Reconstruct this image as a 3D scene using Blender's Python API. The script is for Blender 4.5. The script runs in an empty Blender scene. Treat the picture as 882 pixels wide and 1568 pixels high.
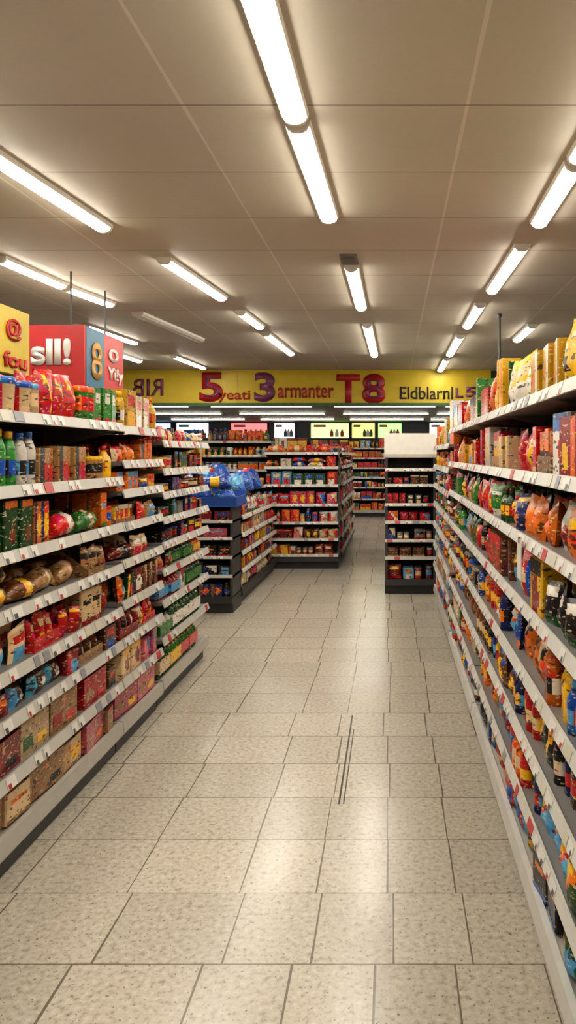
import bpy, math, random
from mathutils import Vector
R = random.Random(31)
CEIL=2.85; CAMH=1.6
# ------------------------------------------------------------------ materials
def nmat(name):
    m=bpy.data.materials.new(name); m.use_nodes=True
    nt=m.node_tree; b=nt.nodes['Principled BSDF']
    return m,nt,b
def N(nt,t,**kw):
    n=nt.nodes.new(t)
    for k,v in kw.items(): setattr(n,k,v)
    return n
def math_n(nt,op,a,b=None,c=None):
    n=nt.nodes.new('ShaderNodeMath'); n.operation=op
    for i,x in enumerate((a,b,c)):
        if x is None: continue
        if isinstance(x,(int,float)): n.inputs[i].default_value=x
        else: nt.links.new(x,n.inputs[i])
    return n.outputs[0]
def mixc(nt,f,a,b,mode='MIX'):
    n=nt.nodes.new('ShaderNodeMix'); n.data_type='RGBA'; n.blend_type=mode
    if isinstance(f,(int,float)): n.inputs[0].default_value=f
    else: nt.links.new(f,n.inputs[0])
    for s,x in ((6,a),(7,b)):
        if isinstance(x,tuple): n.inputs[s].default_value=(*x,1) if len(x)==3 else x
        else: nt.links.new(x,n.inputs[s])
    return n.outputs[2]
def noise(nt,scale,detail=2,vec=None):
    n=nt.nodes.new('ShaderNodeTexNoise'); n.inputs['Scale'].default_value=scale; n.inputs['Detail'].default_value=detail
    if vec is not None: nt.links.new(vec,n.inputs['Vector'])
    return n.outputs['Fac']
def ramp(nt,f,stops):
    n=nt.nodes.new('ShaderNodeValToRGB'); e=n.color_ramp.elements
    while len(e)<len(stops): e.new(0.5)
    for i,(p,c) in enumerate(stops):
        e[i].position=p; e[i].color=(*c,1) if len(c)==3 else c
    nt.links.new(f,n.inputs[0]); return n.outputs[0]
def plain(name,col,rough=.5,metal=0):
    m,nt,b=nmat(name)
    g=N(nt,'ShaderNodeNewGeometry')
    f=noise(nt,9,3,g.outputs['Position'])
    c=mixc(nt,f,tuple(x*.85 for x in col),tuple(min(1,x*1.12) for x in col))
    nt.links.new(c,b.inputs['Base Color']); b.inputs['Roughness'].default_value=rough; b.inputs['Metallic'].default_value=metal
    return m
def emis(name,col,s):
    m,nt,b=nmat(name)
    b.inputs['Base Color'].default_value=(*col,1)
    b.inputs['Emission Color'].default_value=(*col,1); b.inputs['Emission Strength'].default_value=s
    return m

def floor_mat():
    m,nt,b=nmat('floor_tiles')
    g=N(nt,'ShaderNodeNewGeometry'); sep=N(nt,'ShaderNodeSeparateXYZ'); nt.links.new(g.outputs['Position'],sep.inputs[0])
    x,y=sep.outputs[0],sep.outputs[1]
    P=.375
    yy=math_n(nt,'DIVIDE',math_n(nt,'SUBTRACT',y,2.32-P*20),P)
    row=math_n(nt,'FLOOR',yy); fy=math_n(nt,'FRACT',yy)
    dy=math_n(nt,'MULTIPLY',math_n(nt,'MINIMUM',fy,math_n(nt,'SUBTRACT',1.0,fy)),P)
    wn=N(nt,'ShaderNodeTexWhiteNoise',noise_dimensions='1D'); nt.links.new(row,wn.inputs['W'])
    xo=math_n(nt,'ADD',x,math_n(nt,'MULTIPLY',math_n(nt,'SUBTRACT',wn.outputs['Value'],.5),.07))
    js=[-2.2,-1.8,-1.4,-.98,-.57,-.29,-.03,.22,.5,.8]
    d=None
    for j in js:
        a=math_n(nt,'ABSOLUTE',math_n(nt,'SUBTRACT',xo,j))
        d=a if d is None else math_n(nt,'MINIMUM',d,a)
    tid=None
    for j in js:
        a=math_n(nt,'GREATER_THAN',xo,j)
        tid=a if tid is None else math_n(nt,'ADD',tid,a)
    wn2=N(nt,'ShaderNodeTexWhiteNoise',noise_dimensions='2D')
    cb=N(nt,'ShaderNodeCombineXYZ'); nt.links.new(tid,cb.inputs[0]); nt.links.new(row,cb.inputs[1]); nt.links.new(cb.outputs[0],wn2.inputs['Vector'])
    pos=g.outputs['Position']
    n1=noise(nt,48,4,pos); n2=noise(nt,1.6,2,pos); n3=noise(nt,85,2,pos)
    base=ramp(nt,n1,[(.30,(.37,.32,.255)),(.44,(.50,.45,.37)),(.58,(.55,.50,.415)),(.75,(.65,.605,.52))])
    base=mixc(nt,ramp(nt,n3,[(.31,(.85,.85,.85)),(.36,(0,0,0))]),base,(.19,.15,.115))
    tone=math_n(nt,'ADD',.91,math_n(nt,'MULTIPLY',wn2.outputs['Value'],.12))
    cbn=N(nt,'ShaderNodeCombineColor')
    for i in range(3): nt.links.new(tone,cbn.inputs[i])
    base=mixc(nt,1.0,base,cbn.outputs[0],'MULTIPLY')
    wv=noise(nt,1.7,2,pos)
    w=math_n(nt,'MULTIPLY',math_n(nt,'SUBTRACT',wv,.12),.0085)
    jy=math_n(nt,'LESS_THAN',dy,math_n(nt,'MULTIPLY',w,.7))
    jx=math_n(nt,'LESS_THAN',d,w)
    jm=math_n(nt,'MAXIMUM',jx,jy)
    cr=None
    for cx,wd,y0,y1 in ((-.243,.0045,3.38,4.53),(-.222,.003,3.38,4.3)):
        a=math_n(nt,'LESS_THAN',math_n(nt,'ABSOLUTE',math_n(nt,'SUBTRACT',x,cx)),wd)
        a=math_n(nt,'MULTIPLY',a,math_n(nt,'MULTIPLY',math_n(nt,'GREATER_THAN',y,y0),math_n(nt,'LESS_THAN',y,y1)))
        cr=a if cr is None else math_n(nt,'MAXIMUM',cr,a)
    col=mixc(nt,math_n(nt,'MULTIPLY',jm,.85),base,(.12,.095,.07))
    col=mixc(nt,cr,col,(.03,.027,.022))
    nt.links.new(col,b.inputs['Base Color'])
    ro=math_n(nt,'ADD',.18,math_n(nt,'MULTIPLY',n2,.12)); nt.links.new(ro,b.inputs['Roughness'])
    b.inputs['IOR'].default_value=1.6
    bp=N(nt,'ShaderNodeBump'); bp.inputs['Strength'].default_value=.2; bp.inputs['Distance'].default_value=.0015; bp.invert=True
    nt.links.new(jm,bp.inputs['Height']); nt.links.new(bp.outputs[0],b.inputs['Normal'])
    return m
def ceil_mat():
    m,nt,b=nmat('ceiling_panels')
    g=N(nt,'ShaderNodeNewGeometry'); sep=N(nt,'ShaderNodeSeparateXYZ'); nt.links.new(g.outputs['Position'],sep.inputs[0])
    def grid(c,off,P):
        q=math_n(nt,'DIVIDE',math_n(nt,'SUBTRACT',c,off),P); f=math_n(nt,'FRACT',q)
        return math_n(nt,'MULTIPLY',math_n(nt,'MINIMUM',f,math_n(nt,'SUBTRACT',1.0,f)),P),math_n(nt,'FLOOR',q)
    dx,ix=grid(sep.outputs[0],.27-1.02*20,1.02); dy,iy=grid(sep.outputs[1],2.65-.63*20,.63)
    pos=g.outputs['Position']
    n=noise(nt,1.3,3,pos); n2=noise(nt,45,2,pos)
    wn=N(nt,'ShaderNodeTexWhiteNoise',noise_dimensions='2D'); cb=N(nt,'ShaderNodeCombineXYZ')
    nt.links.new(ix,cb.inputs[0]); nt.links.new(iy,cb.inputs[1]); nt.links.new(cb.outputs[0],wn.inputs['Vector'])
    base=mixc(nt,n,(.51,.465,.38),(.61,.56,.465))
    base=mixc(nt,math_n(nt,'MULTIPLY',wn.outputs['Value'],.28),base,(.43,.385,.31))
    base=mixc(nt,math_n(nt,'MULTIPLY',n2,.12),base,(.3,.27,.22))
    w=math_n(nt,'MULTIPLY',noise(nt,2.3,2,pos),.012)
    jx=math_n(nt,'LESS_THAN',dx,w); jy=math_n(nt,'LESS_THAN',dy,math_n(nt,'MULTIPLY',w,.8))
    col=mixc(nt,math_n(nt,'MULTIPLY',jx,.35),base,(.9,.86,.76))
    col=mixc(nt,math_n(nt,'MULTIPLY',jy,.7),col,(.18,.155,.12))
    nt.links.new(col,b.inputs['Base Color']); b.inputs['Roughness'].default_value=.55
    return m
def print_mat(name,rough,printed=True):
    m,nt,b=nmat(name)
    a=N(nt,'ShaderNodeVertexColor',layer_name='Col')
    c=a.outputs['Color']
    g=N(nt,'ShaderNodeNewGeometry'); pos=g.outputs['Position']
    if printed:
        mp=N(nt,'ShaderNodeMapping'); mp.inputs['Scale'].default_value=(1,1,2.6); nt.links.new(pos,mp.inputs['Vector'])
        f=noise(nt,48,2,mp.outputs[0]); f2=noise(nt,27,1,mp.outputs[0])
        f3=noise(nt,17,1,pos)
        hue=N(nt,'ShaderNodeHueSaturation'); hue.inputs['Hue'].default_value=.46; hue.inputs['Value'].default_value=1.15; nt.links.new(c,hue.inputs['Color'])
        warm=ramp(nt,f3,[(.60,(0,0,0)),(.62,(.7,.7,.7))])
        c=mixc(nt,warm,c,hue.outputs[0])
        light=ramp(nt,f,[(.62,(0,0,0)),(.64,(.75,.75,.75))])
        dark=ramp(nt,f2,[(.34,(.85,.85,.85)),(.38,(0,0,0))])
        c=mixc(nt,light,c,(.75,.62,.42)); c=mixc(nt,dark,c,(.025,.013,.01))
    else:
        f=noise(nt,14,3,pos); c=mixc(nt,math_n(nt,'MULTIPLY',f,.25),c,(.1,.09,.08))
    nt.links.new(c,b.inputs['Base Color']); b.inputs['Roughness'].default_value=rough
    return m
M_FLOOR=floor_mat(); M_CEIL=ceil_mat()
M_PROD=print_mat('printed_packaging',.3); M_SHELF=print_mat('shelf_enamel',.42,False)
M_WALL=plain('wall_paint',(.42,.39,.34),.8); M_DARK=plain('dark_trim',(.05,.05,.055),.5)
M_TUBE=emis('fluorescent_tube',(1,.945,.835),30); M_HOUSE=plain('light_housing',(.7,.66,.58),.4)
M_STRIP=emis('soffit_tube',(1,.96,.88),22)
M_YEL=plain('sign_yellow',(.56,.41,.02),.45); M_GREEN=plain('sign_green',(.05,.13,.05),.5)
M_RED=plain('sign_red',(.50,.03,.03),.4); M_BLUE=plain('sign_blue',(.02,.13,.22),.4)
M_WHITE=plain('sign_white',(.75,.7,.64),.4); M_LRED=plain('lettering_red',(.42,.02,.025),.4); M_LPUR=plain('lettering_purple',(.2,.05,.12),.4)
M_LBLK=plain('lettering_black',(.03,.03,.03),.5); M_CREAM=plain('sign_buff',(.6,.33,.1),.5)
# ------------------------------------------------------------------ mesh builder
class MB:
    def __init__(s): s.v=[];s.f=[];s.c=[];s.sm=[];s.mi=[]
    def quad(s,idx,col,sm=False,mi=0): s.f.append(idx);s.c.append(col);s.sm.append(sm);s.mi.append(mi)
    def box(s,T,u0,u1,v0,v1,z0,z1,col,mi=0):
        b=len(s.v)
        for z in (z0,z1):
            for (u,v) in ((u0,v0),(u1,v0),(u1,v1),(u0,v1)): s.v.append(T(u,v,z))
        for q in ((0,3,2,1),(4,5,6,7),(0,1,5,4),(1,2,6,5),(2,3,7,6),(3,0,4,7)):
            s.quad(tuple(b+i for i in q),col,False,mi)
    def prism(s,T,poly,u0,u1,col,mi=0):
        b=len(s.v);n=len(poly)
        for u in (u0,u1):
            for (v,z) in poly: s.v.append(T(u,v,z))
        for i in range(n):
            j=(i+1)%n; s.quad((b+i,b+j,b+n+j,b+n+i),col,False,mi)
        s.quad(tuple(b+i for i in range(n)),col,False,mi); s.quad(tuple(b+n+i for i in reversed(range(n))),col,False,mi)
    def lathe(s,T,u,v,z,prof,seg,cols,lab=None,sq=1.0):
        b=len(s.v)
        for (r,h) in prof:
            for k in range(seg):
                a=2*math.pi*k/seg
                s.v.append(T(u+r*math.cos(a),v+r*sq*math.sin(a),z+h))
        for i in range(len(prof)-1):
            for k in range(seg):
                k2=(k+1)%seg
                col=cols[i]
                if lab and i in lab[0]:
                    a=(k+.5)/seg*2*math.pi
                    if math.sin(a)<-.55: col=lab[1]
                s.quad((b+i*seg+k,b+i*seg+k2,b+(i+1)*seg+k2,b+(i+1)*seg+k),col,True)
        t=b+(len(prof)-1)*seg
        s.quad(tuple(t+k for k in range(seg)),cols[-1],False)
    def build(s,name,mats,parent=None):
        me=bpy.data.meshes.new(name); me.from_pydata(s.v,[],s.f)
        at=me.color_attributes.new('Col','FLOAT_COLOR','CORNER')
        buf=[]
        for f,c in zip(s.f,s.c): buf.extend((c[0],c[1],c[2],1.0)*len(f))
        at.data.foreach_set('color',buf)
        me.polygons.foreach_set('use_smooth',s.sm); me.polygons.foreach_set('material_index',s.mi)
        for m in mats: me.materials.append(m)
        me.update()
        o=bpy.data.objects.new(name,me); bpy.context.scene.collection.objects.link(o)
        if parent: o.parent=parent
        return o
def empty(name,loc=(0,0,0)):
    e=bpy.data.objects.new(name,None); bpy.context.scene.collection.objects.link(e); e.empty_display_size=.2
    return e
ID=lambda u,v,z:(u,v,z)
# ------------------------------------------------------------------ products
C=dict(red=(.58,.014,.012),dred=(.26,.012,.01),orange=(.78,.18,.008),yellow=(.85,.48,.01),green=(.03,.22,.03),dgreen=(.012,.08,.02),lime=(.28,.42,.03),
 blue=(.012,.09,.42),lblue=(.09,.34,.6),navy=(.01,.02,.12),white=(.74,.69,.60),cream=(.68,.50,.27),tan=(.46,.25,.09),brown=(.18,.065,.017),
 dbrown=(.055,.026,.014),black=(.012,.012,.014),pink=(.64,.14,.18),purple=(.15,.02,.15),teal=(.02,.24,.22),grey=(.24,.23,.22),kraft=(.36,.20,.085))
def pal(s): return [C[k] for k in s.split()]
P_MIX=pal('red orange yellow green blue white cream brown dgreen lblue dred black red yellow orange red')
P_TOP=pal('yellow yellow orange blue white cream green red tan lblue red')
P_WARM=pal('red orange yellow cream white red yellow tan brown orange red')
P_BREAD=pal('tan tan brown cream orange brown yellow tan kraft dred orange')
P_DARK=pal('black dred brown dgreen navy black dbrown dred grey red')
P_REDB=pal('red dred pink dred dred cream brown red white')
P_BOX=pal('kraft tan cream kraft pink dred kraft brown dred red')
P_GREEN=pal('green dgreen green green dgreen dgreen white')
P_BOT=pal('dbrown black navy navy blue dgreen orange brown yellow red')
P_OR=pal('orange tan orange yellow brown cream orange red')
ACC=pal('white yellow red cream blue orange yellow black red lblue')
def shade(c,k): return tuple(min(1,x*k) for x in c)
def rotT(T,cu,cv,a):
    ca,sa=math.cos(a),math.sin(a)
    return lambda u,v,z:T(cu+(u-cu)*ca-(v-cv)*sa,cv+(u-cu)*sa+(v-cv)*ca,z)
def tiltT(T,cu,z0,a):
    ca,sa=math.cos(a),math.sin(a)
    return lambda u,v,z:T(cu+(u-cu)*ca+(z-z0)*sa,v,z0+(z-z0)*ca)
def carton(mb,T,u,v,z,w,d,h,st,lod):
    T=rotT(T,u+w/2,v+d/2,st['rot']()); c=st['c1']
    if lod==0 and R.random()<.18: T=tiltT(T,u+w/2,z,R.uniform(-.14,.14))
    ch=min(.006,w*.06)
    poly=[(u+ch,v),(u+w-ch,v),(u+w,v+ch),(u+w,v+d-ch),(u+w-ch,v+d),(u+ch,v+d),(u,v+d-ch),(u,v+ch)]
    b=len(mb.v)
    for zz in (z,z+h):
        for p in poly: mb.v.append(T(p[0],p[1],zz))
    for i in range(1,8):
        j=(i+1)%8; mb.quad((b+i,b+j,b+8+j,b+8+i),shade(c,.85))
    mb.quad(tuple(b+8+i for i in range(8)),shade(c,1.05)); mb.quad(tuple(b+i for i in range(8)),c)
    nx,nz=(6,7) if lod==0 else (3,4)
    b=len(mb.v)
    for j in range(nz+1):
        for i in range(nx+1): mb.v.append(T(u+ch+(w-2*ch)*i/nx,v,z+h*j/nz))
    for j in range(nz):
        for i in range(nx):
            mb.quad((b+j*(nx+1)+i,b+j*(nx+1)+i+1,b+(j+1)*(nx+1)+i+1,b+(j+1)*(nx+1)+i),st['pat']((i+.5)/nx,(j+.5)/nz))
def pouch(mb,T,u,v,z,w,d,h,st,lod):
    T=rotT(T,u+w/2,v+d/2,st['rot']()*2)
    nx,nz=(7,9) if lod==0 else (4,5)
    lean=R.uniform(-.1,.3); sl=R.uniform(-.2,.2)
    for side in (-1,1):
        b=len(mb.v)
        for j in range(nz+1):
            t=j/nz
            for i in range(nx+1):
                s=i/nx
                th=(math.sin(math.pi*s)**.55 if 0<s<1 else 0)*(min(1,(.45+1.6*t))*(max(0,1-t**3.2)**.7))
                th=th*(1+R.uniform(-.2,.2))
                wid=1-.1*math.sin(math.pi*t)
                zz=z+h*t*(1+(s-.5)*sl)*.95
                mb.v.append(T(u+w/2+(s-.5)*w*wid,v+d/2+side*d/2*th+lean*d*t,zz))
        for j in range(nz):
            for i in range(nx):
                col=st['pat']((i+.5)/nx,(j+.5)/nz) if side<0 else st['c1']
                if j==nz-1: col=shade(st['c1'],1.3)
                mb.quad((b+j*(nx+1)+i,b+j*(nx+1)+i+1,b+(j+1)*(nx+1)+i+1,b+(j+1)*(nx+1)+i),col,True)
def bottle(mb,T,u,v,z,w,d,h,st,lod):
    r=min(w,d)/2; k=st['k']
    if k<.5: prof=[(r*.94,0),(r,.03*h),(r,.22*h),(r,.5*h),(r*.95,.62*h),(r*.5,.76*h),(r*.34,.86*h),(r*.4,.861*h),(r*.4,.99*h),(r*.3,h)]
    else: prof=[(r*.94,0),(r,.03*h),(r*.93,.2*h),(r,.48*h),(r*.98,.66*h),(r*.7,.8*h),(r*.45,.87*h),(r*.55,.871*h),(r*.55,.99*h),(r*.5,h)]
    c1,c2,c3=st['c1'],st['c2'],st['c3']
    cols=[c1,c1,c2,c1,c1,c1,c3,c3,c3,c3]
    mb.lathe(T,u+w/2,v+r,z,prof,10 if lod==0 else 7,cols,((2,),st['c4']))
def can(mb,T,u,v,z,w,d,h,st,lod):
    r=min(w,d)/2
    g=C['grey'] if st['k']<.5 else st['c3']
    prof=[(r*.93,0),(r,.05*h),(r,.3*h),(r,.7*h),(r,.84*h),(r*1.03,.85*h),(r*1.03,.98*h),(r*.95,h)]
    mb.lathe(T,u+w/2,v+r,z,prof,12 if lod==0 else 7,[g,st['c1'],st['c2'],st['c1'],g,g,g],((2,),st['c4']))
def tub(mb,T,u,v,z,w,d,h,st,lod):
    r=min(w,d)/2
    prof=[(r*.78,0),(r*.82,.1*h),(r*.93,.8*h),(r,.82*h),(r,.97*h),(r*.9,h)]
    mb.lathe(T,u+w/2,v+r,z,prof,12 if lod==0 else 7,[st['c1'],st['c1'],st['c3'],st['c3'],st['c3']],((1,),st['c4']))
def loaf(mb,T,u,v,z,w,d,h,st,lod):
    T=rotT(T,u+w/2,v+d/2,st['rot']()*3)
    n,seg=8,8 if lod==0 else 6
    b=len(mb.v)
    for i in range(n+1):
        s=i/n; k=min(1,.5+3*s)*(1 if s<.75 else max(.15,1-(s-.75)*3.4))
        k*=R.uniform(.90,1.06)
        for q in range(seg):
            a=2*math.pi*q/seg
            mb.v.append(T(u+w*s,v+d/2+d/2*k*math.cos(a),z+h/2*max(k,.3)+h/2*k*math.sin(a)*.98))
    for i in range(n):
        for q in range(seg):
            q2=(q+1)%seg
            mb.quad((b+i*seg+q,b+i*seg+q2,b+(i+1)*seg+q2,b+(i+1)*seg+q),st['c2'] if 3<=i<=4 else (st['c3'] if i==n-1 else st['c1']),True)
    mb.quad(tuple(b+q for q in range(seg)),st['c1']); mb.quad(tuple(b+n*seg+q for q in range(seg)),st['c3'])
def multipack(mb,T,u,v,z,w,d,h,st,lod):
    r=w/6
    for i in range(3):
        prof=[(r*.95,0),(r,.05*h),(r,.72*h),(r*.6,.86*h),(r*.4,.9*h),(r*.4,h)]
        for q in range(2):
            mb.lathe(T,u+r+2*r*i,v+r+2*r*q,z,prof,8,[st['c1'],st['c1'],st['c1'],st['c3'],st['c3']])
    mb.box(T,u-.002,u+w+.002,v-.003,v+4*r+.003,z+.15*h,z+.6*h,st['c2'] if st['k']<.4 else shade(C['green'],.8))
def tray(mb,T,u,v,z,w,d,h,st,lod):
    T=rotT(T,u+w/2,v+d/2,st['rot']()*.5); k=shade(C['kraft'],R.uniform(.7,1.3)) if R.random()<.6 else st['c1']
    t=.004; fh=h*R.uniform(.22,.4)
    mb.box(T,u,u+w,v,v+d,z,z+t,k)
    mb.box(T,u,u+w,v,v+t,z+t,z+fh,k); mb.box(T,u,u+w,v+d-t,v+d,z+t,z+h*.85,k)
    for uu in (u,u+w-t):
        mb.prism(T,[(v+t,z+t),(v+t,z+fh),(v+d*.55,z+h*.85),(v+d-t,z+h*.85),(v+d-t,z+t)],uu,uu+t,k)
    n=max(2,int(w/.07)); iw=(w-2*t-.004)/n
    fn=R.choice((carton,pouch,pouch))
    for i in range(n): fn(mb,T,u+t+.003+i*iw,v+t+.006,z+t+.001,iw*.95,min(d*.4,.06),h*R.uniform(.82,.95),st,1)
def case(mb,T,u,v,z,w,d,h,st,lod):
    T=rotT(T,u+w/2,v+d/2,st['rot']()*.6)
    k=shade(C['kraft'],R.uniform(.7,1.35)) if st['k']<.6 else shade(R.choice([C['dred'],C['cream'],C['pink'],C['red']]),R.uniform(.6,.9))
    mb.box(T,u,u+w,v,v+d,z,z+h,k)
    mb.box(T,u+w*.46,u+w*.54,v-.001,v,z+h*.75,z+h*.999,shade(C['tan'],1.3))
    mb.box(T,u+w*.08,u+w*.42,v-.001,v,z+h*.2,z+h*.55,st['c1']); mb.box(T,u+w*.58,u+w*.9,v-.001,v,z+h*.15,z+h*.4,st['c2'])
    mb.prism(T,[(v,z+h),(v+d*.48,z+h),(v+d*.48,z+h+.004),(v,z+h+.012)],u,u+w,shade(k,1.15))
KINDS=dict(c=carton,p=pouch,b=bottle,n=can,t=tub,l=loaf,m=multipack,x=tray,C=carton,K=case)
SIZE=dict(c=((.06,.17),(.05,.12),(.6,.98)),p=((.09,.18),(.05,.09),(.7,.98)),b=((.055,.085),(.055,.085),(.75,.98)),n=((.06,.09),(.06,.09),(.5,.75)),
  t=((.08,.12),(.08,.12),(.45,.75)),l=((.18,.28),(.1,.13),(.42,.65)),m=((.2,.26),(.12,.16),(.7,.95)),x=((.2,.3),(.2,.26),(.75,.98)),C=((.16,.28),(.14,.24),(.7,.98)),K=((.2,.3),(.2,.28),(.7,.9)))
def style(palette):
    c1=R.choice(palette); c2=R.choice(ACC); c3=R.choice(palette+ACC); c4=R.choice(ACC)
    j=R.uniform(.6,1.15); c1=shade(c1,j)
    lay=R.randrange(5); cx,cz,rr=R.uniform(.35,.65),R.uniform(.3,.5),R.uniform(.2,.36)
    tb=R.uniform(.6,.8)
    def pat(s,t):
        if lay==0:
            if t>tb+.12: return c2
            if (s-cx)**2+(t-cz)**2<rr*rr: return c3
            return c1
        if lay==1:
            if tb-.1<t<tb+.1: return c2 if .12<s<.88 else c1
            if t<.2: return c3
            return c1
        if lay==2:
            if s<.3: return c3
            if t>tb: return c1
            return c2 if (s-.65)**2+(t-cz)**2<rr*rr*.8 else c1
        if lay==3:
            return c2 if s+t*.8>1.1 else (c3 if s+t*.8>.9 else c1)
        if t<.45 and .15<s<.85: return c4
        if .6<t<.8 : return c2 if .15<s<.85 else c1
        return c1
    return dict(c1=c1,c2=c2,c3=c3,c4=c4,pat=pat,k=R.random(),rot=lambda:R.uniform(-.14,.14))
def stock(mb,T,u0,u1,z,gap,depth,palette,kinds,lod=0,hmax=.3,fill=.95):
    u=u0+.015
    while u<u1-.05:
        if R.random()>fill: u+=R.uniform(.03,.1); continue
        k=R.choice(kinds); st=style(palette); (a,b_),(c_,d_),(e,f)=SIZE[k]
        w=R.uniform(a,b_); d=R.uniform(c_,d_); h=min(gap,hmax)*R.uniform(e,f)
        if k in 'cp' and h<w*.6: w=h*1.3
        if k=='p': h*=.92
        nf=R.choice((1,1,2,2,3)) if k not in 'lxCK' else R.choice((1,1,2)); off=R.uniform(-.006,.022)
        for i in range(nf):
            if u+w>u1-.01: break
            o=off+R.uniform(0,.02)
            hh=h*R.uniform(.94,1.0)
            KINDS[k](mb,T,u,o,z,w,d,hh,st,lod)
            oo=o+d+.015; nr=0
            while oo+d<depth-.05 and nr<(2 if lod==0 else 1):
                if R.random()<.85: KINDS[k](mb,T,u,oo,z,w,d,hh*R.uniform(.95,1),st,1)
                oo+=d+.015; nr+=1
            if k in 'lc' and lod==0 and hh*1.8<gap*.97 and R.random()<.75: KINDS[k](mb,T,u+R.uniform(-.01,.01),o+.01,z+hh,w,d,min(hh,gap-hh)*.96,st if R.random()<.6 else style(palette),lod)
            u+=w+R.uniform(.001,.01)
        if u+.05>=u1 : break
        u+=R.uniform(.002,.014)
RAILC=(.58,.56,.51)
def rail(mb,T,u0,u1,z,lod=0,col=RAILC,tick=.65,rh=1.0):
    mb.prism(T,[(-.022*rh,z-.036*rh),(-.016*rh,z-.038*rh),(0,z+.004),(0,z+.009),(-.008*rh,z+.009)],u0,u1,col)
    u=u0+.02
    while u<u1-.08:
        w=R.uniform(.04,.075)
        if R.random()<tick:
            tc=R.choice([(.78,.76,.71)]*9+[(.55,.05,.05),(.65,.62,.5),(.3,.3,.32)])
            mb.prism(T,[(-.024*rh,z-.032*rh),(-.022*rh,z-.034*rh),(-.0095*rh,z+.006*rh),(-.0115*rh,z+.008*rh)],u,u+w,tc)
            if lod==0 and tc[0]>.7: mb.prism(T,[(-.0245*rh,z-.032*rh),(-.0235*rh,z-.032*rh),(-.0180*rh,z-.014*rh),(-.019*rh,z-.014*rh)],u+.005,u+w*.4,R.choice([(.5,.04,.04),(.1,.1,.1),(.1,.1,.1)]))
        u+=w+R.uniform(.01,.07)
def shelving(mbf,mbp,T,L,levels,depth,top,lod=0,frame=(.16,.155,.15),back=(.03,.028,.027),kick=(.035,.035,.04),basec=(.5,.48,.43),railc=RAILC,panel=True,hmaxtop=.26,base_h=.17,rh=1.0,fill=.97):
    mbf.box(T,0,L,.03,depth,0,.095,kick)
    mbf.prism(T,[(-.012,.095),(-.018,.105),(-.01,base_h),(.012,base_h),(.012,.095)],0,L,basec)
    mbf.box(T,0,L,.012,depth,.095,base_h-.012,shade(basec,.7))
    if panel: mbf.box(T,0,L,depth-.025,depth,.16,top,back)
    n=max(1,round(L/1.0))
    for i in range(n+1):
        u=min(max(L*i/n,.02),L-.02)
        mbf.box(T,u-.018,u+.018,depth-.06,depth-.024,.16,top+.01,frame)
    lv=list(levels)
    for i,(z,p,kinds) in enumerate(lv):
        if z>base_h+.02:
            mbf.box(T,0,L,0,depth-.026,z-.022,z,(.22,.21,.2))
            rail(mbf,T,0,L,z,lod,railc,rh=rh)
            for q in range(n+1):
                u=min(max(L*q/n,.012),L-.012)
                mbf.prism(T,[(.02,z-.024),(depth-.05,z-.024),(depth-.05,z-.11),(depth-.12,z-.1)],u-.004,u+.004,frame)
        gap=(lv[i+1][0]-.045-z) if i+1<len(lv) else hmaxtop
        if kinds: stock(mbp,T,0,L,z,gap,depth,p,kinds,lod,hmax=.27,fill=fill)
    return
def TL(xf,y0): return lambda u,v,z:(xf-v,y0+u,z)
def TR(xf,y0): return lambda u,v,z:(xf+v,y0+u,z)
def TF(x0,yf): return lambda u,v,z:(x0+u,yf+v,z)
def unit(name,goods,parts):
    e=empty(name); f=MB(); p=MB()
    for fn in parts: fn(f,p)
    f.build('shelf_frame',[M_SHELF],e)
    p.build('stocked_products',[M_PROD],e)
    return e
# ---- left gondola
Lz=[.17,.378,.596,.777,1.007,1.225,1.472,1.757]
def left_g(f,p):
    ks=[(P_BOX,'KKCc'),(P_BOX+P_DARK,'KKcp'),(P_REDB+P_DARK,'xccpK'),(P_DARK+P_REDB+P_REDB,'cxlp'),(P_BREAD,'llxpK'),(P_BREAD,'llpx'),(P_MIX,'cbnpt'),(P_TOP,'cbpnt')]
    lv=[(z,a,b) for z,(a,b) in zip(Lz,ks)]
    lv[6]=(Lz[6],P_TOP+P_GREEN+P_WARM,'bcnlp'); lv[5]=(Lz[5],P_WARM+P_BREAD+P_DARK+P_GREEN,'cnlbcp')
    shelving(f,p,TL(-1.45,1.5),2.45,lv,.45,1.86,0)
    ks2=[(P_BOX,'Kc'),(P_REDB,'Cc'),(P_REDB+P_BOX,'xp'),(P_MIX+P_BREAD,'cp'),(P_BREAD+P_OR,'pl'),(P_OR,'xp'),(P_OR,'cp'),(P_OR,'cp'),(P_TOP,'cb')]
    z2=[.17,.378,.596,.80,1.02,1.22,1.40,1.56,1.745]
    shelving(f,p,TL(-1.45,3.96),.68,[(z,a,b) for z,(a,b) in zip(z2,ks2)],.45,1.86,0)
    f.box(ID,-2.3,-1.9,1.5,4.64,0,1.7,(.16,.155,.15))
def left_g2(f,p):
    ks=[(P_GREEN,'mm'),(P_GREEN,'mm'),(P_DARK+P_GREEN,'cm'),(P_BREAD+P_GREEN,'mp'),(P_DARK,'nc'),(P_DARK,'cn'),(P_DARK,'cn'),(P_MIX,'cn'),(P_TOP,'pl')]
    z=[.17,.42,.66,.86,1.03,1.19,1.35,1.50,1.68]
    shelving(f,p,TL(-1.46,4.68),1.15,[(a,b,c) for a,(b,c) in zip(z,ks)],.45,1.72,0,hmaxtop=.12)
    f.box(ID,-2.3,-1.91,4.68,5.83,0,1.6,(.16,.155,.15))
unit('grocery_shelf_gondola',0,[left_g]); unit('grocery_shelf_gondola',0,[left_g2])
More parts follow.
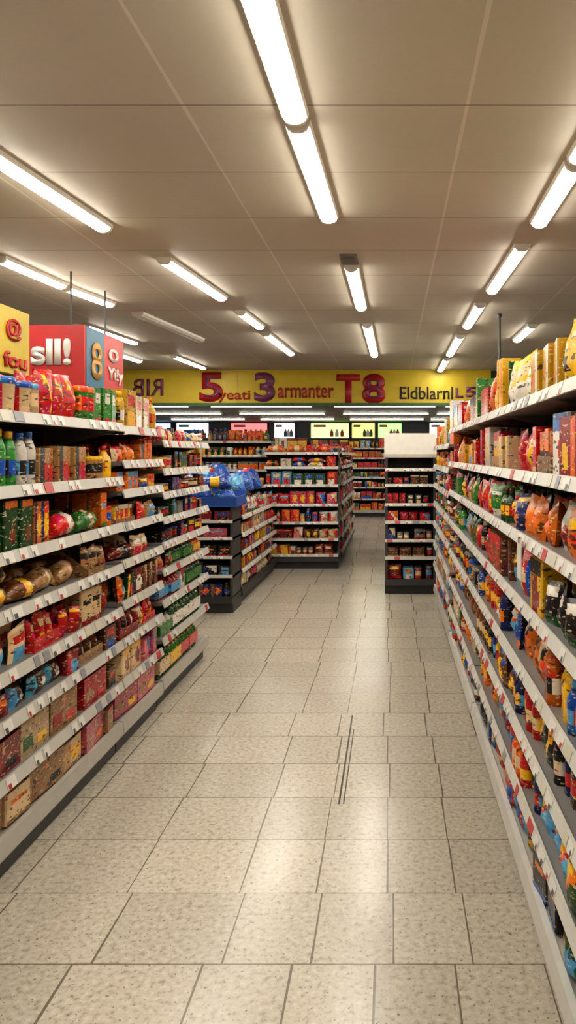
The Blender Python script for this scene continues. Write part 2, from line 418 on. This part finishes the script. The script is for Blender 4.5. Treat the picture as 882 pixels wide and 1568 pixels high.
# ---- right gondola
Rz=[.17,.38,.6,.833,1.07,1.308,1.533,1.79]
def right_g(f,p):
    P_T=pal('white yellow yellow orange red cream orange red yellow green'); P_2=pal('red orange white dred yellow cream red')
    ks=[(P_BOT+P_OR+P_WARM,'ppbpc'),(P_BOT+P_OR+P_MIX,'pbp'),(P_BOT+pal('yellow blue orange'),'bbp'),(P_BOT+pal('blue navy yellow orange'),'bbp'),(P_MIX+P_WARM+P_DARK,'pbpc'),(P_WARM+P_MIX+P_DARK,'pppbx'),(P_2,'ppcx'),(P_T,'ppccx')]
    wr=(.68,.66,.61)
    shelving(f,p,TR(.47,1.25),3.0,[(a,b,c) for a,(b,c) in zip(Rz,ks)],.45,1.86,0,basec=(.7,.68,.63),kick=(.04,.04,.04),railc=wr,rh=.8,fill=.99)
    ks=[(P_BOT+P_TOP,'pb'),(P_TOP,'bpc'),(P_MIX,'bp'),(P_DARK+P_TOP,'bn'),(P_DARK+P_GREEN,'bp'),(P_REDB+P_GREEN,'bpc'),(P_WARM,'cp'),(P_TOP+P_WARM,'pcn')]
    shelving(f,p,TR(.47,4.27),1.7,[(a,b,c) for a,(b,c) in zip(Rz,ks)],.45,1.86,0,basec=(.7,.68,.63),railc=wr,rh=.8)
    z3=[.17,.42,.64,.86,1.08,1.28,1.48,1.68]
    shelving(f,p,TR(.47,5.99),2.15,[(a,b,c) for a,(b,c) in zip(z3,ks)],.45,1.7,1,basec=(.5,.48,.43))
    f.box(ID,.921,1.35,1.25,8.14,0,1.7,(.16,.155,.15))
    f.box(ID,.436,.438,2.50,2.58,1.17,1.31,(.78,.76,.70)); f.box(ID,.434,.44,2.53,2.55,1.295,1.315,(.2,.2,.2))
unit('grocery_shelf_gondola',0,[right_g])
# ---- back right end cap
def cap_r(f,p):
    T=TF(-.08,8.45)
    z=[.17,.42,.62,.83,1.03,1.25,1.43]
    ks=[(P_REDB+P_TOP,'cpn'),(P_REDB,'cpn'),(P_MIX+P_DARK,'ncp'),(P_REDB,'cp'),(P_DARK,'cn'),(P_DARK,'cn'),(P_DARK,'')]
    shelving(f,p,T,.58,[(a,b,c) for a,(b,c) in zip(z,ks)],.42,1.6,0,basec=(.04,.04,.045),kick=(.03,.03,.03),rh=.7)
    f.box(T,-.0,.03,0,.42,.17,1.56,(.05,.05,.05)); f.box(T,.55,.58,0,.42,.17,1.56,(.05,.05,.05))
    f.prism(T,[(-.01,1.56),(.42,1.56),(.42,1.84),(.08,1.84),(-.01,1.6)],-.01,.59,(.60,.57,.50))
    f.box(ID,-.06,.48,8.88,12.5,0,1.55,(.15,.15,.15))
unit('end_cap_display',0,[cap_r])
# ---- back left low gondola
def low_l(f,p):
    z=[.17,.37,.56,.75,.94]
    ks=[(P_REDB+pal('pink white'),'cp'),(P_MIX+P_REDB,'cpp'),(P_REDB+P_MIX,'pc'),(P_WARM,'pc'),(P_MIX+P_REDB,'pn')]
    T=TL(-1.60,7.85)
    shelving(f,p,T,2.3,[(a,b,c) for a,(b,c) in zip(z,ks)],.42,1.12,0,basec=(.04,.04,.04),hmaxtop=.2)
    z=[.17,.38,.57,.76,.93]
    ks=[(P_DARK,'cb'),(P_DARK+pal('white blue'),'cc'),(P_DARK,'cc'),(pal('red pink red red'),'C'),(pal('red dred pink red'),'C')]
    T=TF(-2.44,7.42)
    shelving(f,p,T,.84,[(a,b,c) for a,(b,c) in zip(z,ks)],.42,1.06,0,basec=(.03,.03,.03),frame=(.05,.05,.05),rh=.6,hmaxtop=.12,fill=1)
    f.box(T,.815,.84,0,.42,.17,1.07,(.05,.05,.05)); f.box(T,0,.025,0,.42,.17,1.07,(.05,.05,.05))
    f.box(ID,-2.44,-2.025,7.86,10.15,0,1.1,(.12,.12,.12))
    BB=(.012,.09,.42)
    f.box(ID,-2.46,-1.55,7.38,7.86,1.072,1.09,BB)
    f.prism(TF(-2.46,7.38),[(0,1.09),(-.03,1.17),(-.015,1.17),(.015,1.09)],0,.91,BB)
    f.prism(TF(-2.46,7.38),[(.48,1.09),(.50,1.22),(.485,1.22),(.465,1.09)],0,.91,BB)
    f.box(ID,-2.46,-2.44,7.38,7.86,1.09,1.17,BB); f.box(ID,-1.57,-1.55,7.38,7.86,1.09,1.17,BB)
    bl=[BB,BB,(.01,.05,.30),C['lblue'],C['black'],C['dred']]
    for (x,y,w,d,h,zz) in [(-2.43,7.42,.36,.3,.16,1.10),(-2.1,7.42,.30,.3,.18,1.10),(-1.84,7.44,.26,.3,.14,1.10),(-2.40,7.44,.42,.30,.14,1.23),(-2.0,7.43,.36,.28,.12,1.25),(-2.42,7.47,.3,.27,.09,1.35),
                          (-2.4,8.0,.45,.3,.26,1.12),(-2.4,8.4,.45,.3,.30,1.12),(-2.4,8.8,.4,.3,.32,1.12),(-2.4,9.2,.4,.3,.36,1.12),(-2.0,8.1,.38,.3,.22,1.16),(-2.0,8.6,.38,.3,.24,1.16),(-2.0,9.1,.38,.3,.26,1.16)]:
        st=style(bl); st['c1']=R.choice(bl); st['c2']=R.choice(bl+[C['red'],C['yellow'],C['white']]); st['c3']=R.choice(bl)
        loaf(p,ID,x,y,zz,w,d,h,st,0)
unit('low_promotion_gondola',0,[low_l])
# ---- centre gondola
def centre(f,p):
    z=[.2,.42,.65,.9,1.17,1.42,1.62]
    RP=pal('red pink red white')
    ks=[(P_WARM+P_REDB,'cpn'),(P_REDB+P_WARM,'cpn'),(P_GREEN+P_TOP+RP+RP,'nbcp'),(pal('pink red red pink lime lblue pink red'),'bpc'),(P_GREEN+P_TOP+RP,'bcn'),(P_MIX+RP,'cl'),(P_WARM+RP,'cl')]
    shelving(f,p,TF(-1.78,10.3),1.03,[(a,b,c) for a,(b,c) in zip(z,ks)],.42,1.68,0,basec=(.03,.03,.03),hmaxtop=.17,rh=.8,fill=1)
    shelving(f,p,TL(-.74,10.75),3.6,[(a,b,c) for a,(b,c) in zip(z,ks)],.42,1.66,1,basec=(.05,.05,.05),hmaxtop=.15)
    f.box(ID,-1.76,-1.17,10.74,14.3,0,1.6,(.13,.13,.13))
unit('grocery_shelf_gondola',0,[centre])
def cross(f,p):
    z=[.17,.5,.8,1.1,1.35,1.58,1.8]
    ks=[(P_MIX,'cp')]*2+[(P_DARK,'cb'),(P_MIX,'cpn'),(P_DARK+P_MIX,'cbn'),(P_MIX,'pcb'),(P_MIX+pal('blue pink'),'cbp')]
    shelving(f,p,TF(-5.0,11.6),3.1,[(a,b,c) for a,(b,c) in zip(z,ks)],.42,1.85,1,hmaxtop=.22,back=(.05,.05,.05),rh=.8)
unit('grocery_shelf_gondola',0,[cross])
def far_left(f,p):
    z=[.17,.5,.8,1.1,1.4,1.7]
    for x0,y0,L in ((-3.9,1.0,5.5),(-3.5,7.6,3.2)):
        shelving(f,p,TL(x0,y0),L,[(a,P_MIX,'cpb') for a in z],.42,1.8,1,hmaxtop=.2)
unit('grocery_shelf_gondola',0,[far_left])
def backw(f,p):
    z=[.17,.45,.75,1.0,1.25,1.5,1.75]
    ks=[(P_OR+P_MIX,'cp'),(P_WARM,'cp'),(P_MIX,'cn'),(P_OR+P_MIX,'cp'),(P_MIX,'cb'),(P_WARM,'cp'),(P_MIX+pal('yellow lime pink'),'Cp')]
    shelving(f,p,TF(-6.2,18.9),9.6,[(a,b,c) for a,(b,c) in zip(z,ks)],.45,1.9,1,hmaxtop=.27,rh=.8)
unit('wall_shelving',0,[backw])
# ------------------------------------------------------------------ room
def slab(name,x0,x1,y0,y1,z0,z1,mat):
    b=MB(); b.box(ID,x0,x1,y0,y1,z0,z1,(.5,.5,.5)); return b.build(name,[mat])
XL,XR,YB,YF=-6.6,3.6,-3.0,19.6
slab('floor',XL-.1,XR+.1,YB-.1,YF+.1,-.1,0,M_FLOOR)
slab('ceiling',XL-.1,XR+.1,YB-.1,YF+.1,CEIL,CEIL+.1,M_CEIL)
slab('wall_left',XL-.1,XL,YB,YF,0,CEIL,M_WALL); slab('wall_right',XR,XR+.1,YB,YF,0,CEIL,M_WALL)
slab('wall_front',XL-.1,XR+.1,YB-.1,YB,0,CEIL,M_WALL); slab('wall_back',XL-.1,XR+.1,YF,YF+.1,0,CEIL,M_DARK)
slab('baseboard_left',XL,XL+.02,YB,YF,0,.1,M_DARK); slab('baseboard_right',XR-.02,XR,YB,YF,0,.1,M_DARK)
slab('ceiling_soffit',XL,XR,11.12,YF,2.45,CEIL,plain('soffit_paint',(.16,.15,.13),.6))
# ------------------------------------------------------------------ lights
def fixture(x0,y0,x1,y1,w=.042,on=True,zc=CEIL,name='fluorescent_ceiling_light',tube=None):
    dx,dy=x1-x0,y1-y0; L=math.hypot(dx,dy); ax,ay=dx/L,dy/L
    T=lambda u,v,z:(x0+ax*u-ay*v,y0+ay*u+ax*v,z)
    b=MB()
    b.prism(T,[(-w-.008,zc),(-w-.004,zc-.022),(w+.004,zc-.022),(w+.008,zc)],0,L,(0,0,0),0)
    pts=[(w*math.cos(a)*.97,zc-.0225-.022*math.sin(a)) for a in [math.pi*i/4 for i in range(5)]]
    b.prism(T,pts,.02,L-.02,(0,0,0),1)
    for u0,u1 in ((0,.0195),(L-.0195,L)):
        b.prism(T,[(w*math.cos(a),zc-.0225-.025*math.sin(a)) for a in [math.pi*i/6 for i in range(7)]],u0,u1,(0,0,0),0)
    return b.build(name,[M_HOUSE,(tube or M_TUBE) if on else M_HOUSE])
F=[(-.36,-1.9,-.36,-.4),(-.36,.2,-.36,1.45),(-.37,1.5,-.355,2.72),(-.355,2.76,-.33,3.88),(-.27,4.88,-.26,6.25),(-.24,7.07,-.22,9.25),
 (.78,.4,.78,1.6),(.78,1.9,.78,3.1),(.78,3.14,.785,3.96),(.775,4.39,.755,5.6),(.73,6.1,.725,7.15),(.715,7.75,.715,9.2),(.71,9.6,.71,10.9),
 (-1.7,-.6,-1.7,.8),(-1.68,1.6,-1.66,2.9),(-1.66,3.0,-1.57,4.04),(-1.45,4.69,-1.345,5.85),(-1.32,6.43,-1.28,7.18),(-1.3,7.6,-1.24,9.1),
 (-2.6,3.3,-2.5,4.6),(-2.48,4.66,-2.42,5.42),(-2.42,5.48,-2.32,6.1),(-2.95,7.1,-2.85,8.2),(-2.75,9.3,-2.7,10.6),(-3.9,2,-3.9,3.4),(-4.3,8.3,-4.2,9.7),(-3.4,8.5,-3.35,9.8),
 (1.35,7.1,1.35,8.0),(2.1,3,2.1,4.4),(.78,-1.8,.78,-.4),(-3.9,-1,-3.9,.4)]
for q in F: fixture(*q)
fixture(-2.24,6.5,-2.08,8.0,w=.05,on=False)
for y in (12.6,15.0,17.4):
    for x0 in (-5.2,-3.1,-1.0,.9):
        fixture(x0,y,x0+1.75,y,w=.04,zc=2.449,tube=M_STRIP)
b=MB(); b.box(ID,-.33,-.22,4.62,4.84,CEIL-.012,CEIL,(.2,.19,.17))
b.box(ID,-.31,-.24,4.66,4.80,CEIL-.02,CEIL-.012,(.15,.14,.13))
b.build('ceiling_junction_plate',[M_SHELF])
# ------------------------------------------------------------------ main sign
import bmesh
def textmesh(body,box,T,mat,parent,name,mirror=False,depth=.008,off=.018):
    cu=bpy.data.curves.new(name,'FONT'); cu.body=body; cu.size=1; cu.extrude=.0; cu.offset=off
    o=bpy.data.objects.new(name,cu); bpy.context.scene.collection.objects.link(o)
    bpy.context.view_layer.update()
    me=bpy.data.meshes.new_from_object(o.evaluated_get(bpy.context.evaluated_depsgraph_get()))
    bpy.data.objects.remove(o)
    xs=[v.co.x for v in me.vertices]; ys=[v.co.y for v in me.vertices]
    a,b_,c,d=min(xs),max(xs),min(ys),max(ys)
    bm=bmesh.new(); bm.from_mesh(me)
    g=bmesh.ops.extrude_face_region(bm,geom=bm.faces[:])
    for v in g['geom']:
        if isinstance(v,bmesh.types.BMVert): v.co.z=1
    for v in bm.verts:
        s=(v.co.x-a)/(b_-a); t=(v.co.y-c)/(d-c)
        if mirror: s=1-s
        v.co=Vector(T(box[0]+(box[1]-box[0])*s,box[2]+(box[3]-box[2])*t,depth*v.co.z+.0005))
    bmesh.ops.recalc_face_normals(bm,faces=bm.faces[:])
    bm.to_mesh(me); bm.free(); me.materials.clear(); me.materials.append(mat)
    o=bpy.data.objects.new(name,me); bpy.context.scene.collection.objects.link(o); o.parent=parent
    return o
K=11/1132
sg=empty('hanging_fascia_sign')
b=MB(); b.box(ID,-4.6,1.47,11.0,11.06,2.36,CEIL-.001,(0,0,0)); b.box(ID,-4.6,1.47,10.985,11.07,2.31,2.36,(0,0,0),1)
for x in (-4.0,-2.3,-.6,1.1): b.box(ID,x-.004,x+.004,10.994,11.0,2.36,CEIL-.001,(0,0,0),2)
b.build('sign_board',[M_YEL,M_GREEN,M_CREAM],sg)
TS=lambda u,z,o:(u,10.999-o,z)
def bx(x0,x1,y0,y1): return ((x0-600)*K,(x1-600)*K,1.6+(695-y1)*K,1.6+(695-y0)*K)
for i,(t,bb,m,mir) in enumerate([('RIB',(203,250,580,606),M_LPUR,True),('5',(305,341,570,615),M_LRED,False),('yeati',(334,383,598,616),M_LRED,False),('3',(389,421,570,615),M_LPUR,False),
  ('armanter',(425,511,590,609),M_LRED,False),('T',(515,551,573,619),M_LRED,False),('8',(554,590,572,618),M_LRED,False),('Eldblarnl',(612,693,592,611),M_LBLK,False),('L',(697,709,594,609),M_LPUR,False),('5',(712,730,592,608),M_LPUR,False)]):
    textmesh(t,bx(*bb),TS,m,sg,'lettering_%d'%i,mir,off=.04 if len(t)==1 else .012)
textmesh('8',bx(560,584,580,610),lambda u,z,o:(u,10.99-o,z),M_LPUR,sg,'lettering_inlay_a',off=-.01)
textmesh('5',bx(311,336,577,608),lambda u,z,o:(u,10.99-o,z),M_LPUR,sg,'lettering_inlay_b',off=-.01)
# ------------------------------------------------------------------ left promo signs (suspended)
e=empty('promotional_header_sign')
b=MB(); b.box(ID,-2.46,-2.08,5.0,5.015,2.05,2.47,(0,0,0),0); b.box(ID,-2.095,-2.08,5.015,5.72,2.05,2.47,(0,0,0),0)
b.box(ID,-2.46,-2.445,5.015,5.72,2.05,2.47,(0,0,0),0); b.box(ID,-2.445,-2.095,5.705,5.72,2.05,2.47,(0,0,0),0)
b.box(ID,-2.445,-2.095,5.015,5.705,2.44,2.45,(0,0,0),3)
b.box(ID,-2.082,-2.076,5.02,5.33,2.05,2.47,(0,0,0),1)
for y in (5.05,5.65): b.box(ID,-2.2,-2.19,y,y+.01,2.45,CEIL-.002,(0,0,0),2)
b.build('sign_box',[M_RED,M_BLUE,M_DARK,M_HOUSE],e)
textmesh('sll!',(-2.44,-2.17,2.2,2.38),lambda u,z,o:(u,4.999-o,z),M_WHITE,e,'lettering_front',off=.04)
textmesh('/ ~',(-2.36,-2.2,2.09,2.17),lambda u,z,o:(u,4.999-o,z),M_WHITE,e,'lettering_front_small')
textmesh('Yi!y',(5.4,5.7,2.12,2.24),lambda u,z,o:(-2.0795+o,u,z),M_WHITE,e,'lettering_side')
textmesh('o',(5.42,5.6,2.28,2.38),lambda u,z,o:(-2.0795+o,u,z),M_WHITE,e,'lettering_side_top')
textmesh('8',(5.1,5.28,2.12,2.38),lambda u,z,o:(-2.0755+o,u,z),M_CREAM,e,'emblem')
e=empty('promotional_header_sign')
b=MB(); b.box(ID,-2.12,-2.08,3.2,4.24,2.04,2.4,(0,0,0),0)
for y in (3.3,3.8): b.box(ID,-2.103,-2.097,y,y+.006,2.4,CEIL-.002,(0,0,0),1)
b.build('sign_board',[M_YEL,M_HOUSE],e)
textmesh('@',(3.98,4.14,2.22,2.34),lambda u,z,o:(-2.0795+o,u,z),M_RED,e,'emblem')
textmesh('fou',(3.95,4.2,2.07,2.16),lambda u,z,o:(-2.0795+o,u,z),M_RED,e,'lettering')
textmesh('SALE',(3.3,3.9,2.1,2.3),lambda u,z,o:(-2.0795+o,u,z),M_RED,e,'lettering_main')
b=MB(); b.lathe(ID,.96,6.6,2.1,[(.02,0),(.02,.02),(.011,.03),(.011,.72),(.02,.73),(.02,.749)],10,[(.05,.05,.05)]*6); b.build('ceiling_drop_pole',[M_SHELF])
# ------------------------------------------------------------------ lit back posters / windows
KB=19.5/1132
def poster(i,x0,x1,y0,y1,col,s):
    b=MB(); X0=(x0-600)*KB; X1=(x1-600)*KB; z0=1.6+(695-y1)*KB; z1=1.6+(695-y0)*KB
    z1=min(z1,2.44)
    b.box(ID,X0,X1,19.53,19.59,z0,z1,(0,0,0),1); b.box(ID,X0+.03,X1-.03,19.515,19.53,z0+.03,z1-.03,(0,0,0),0)
    w=X1-X0
    b.box(ID,X0+w*.1,X0+w*.4,19.508,19.515,z1-.13,z1-.07,(0,0,0),2)
    for q in range(3):
        xx=X0+w*(.55+.13*q); b.lathe(lambda u,v,z:(u,19.514+v*.02,z),xx,0,z0+.06,[(.04,0),(.045,.02),(.045,.12),(.02,.17),(.02,.2)],8,[(0,0,0)]*4)
        for k in range(len(b.mi)-33,len(b.mi)): b.mi[k]=2 if q!=1 else 3
    b.build('illuminated_poster',[emis('lit_print_%d'%i,col,s),M_DARK,R.choice([M_RED,M_GREEN,M_BLUE,M_LPUR]),M_WHITE])
for i,a in enumerate([(215,262,645,672,(.5,.7,.9),1.3),(268,320,642,672,(.65,.8,1),1.8),(352,410,644,672,(.85,.2,.2),1.2),(418,452,644,672,(1,.7,.7),1.9),(474,535,645,672,(.6,.85,.3),1.3),(537,575,645,672,(.95,.75,.2),1.3),(577,616,646,672,(.4,.75,.25),1.3),(656,698,642,672,(.88,.95,.75),1.9)]): poster(i,*a)
# ------------------------------------------------------------------ camera, world
cam=bpy.data.cameras.new('camera'); co=bpy.data.objects.new('camera',cam); bpy.context.scene.collection.objects.link(co)
co.location=(0,0,CAMH); co.rotation_euler=(math.pi/2,0,0); cam.lens=26; cam.sensor_width=36
cam.shift_x=-185/1820; cam.shift_y=-103/1820; cam.clip_start=.05
bpy.context.scene.camera=co
w=bpy.data.worlds.new('world'); bpy.context.scene.world=w; w.use_nodes=True
w.node_tree.nodes['Background'].inputs[0].default_value=(.5,.48,.45,1); w.node_tree.nodes['Background'].inputs[1].default_value=.2
vs=bpy.context.scene.view_settings; vs.view_transform='Standard'; vs.exposure=.2
try: vs.look='Medium High Contrast'
except Exception as ex: print('look',ex)
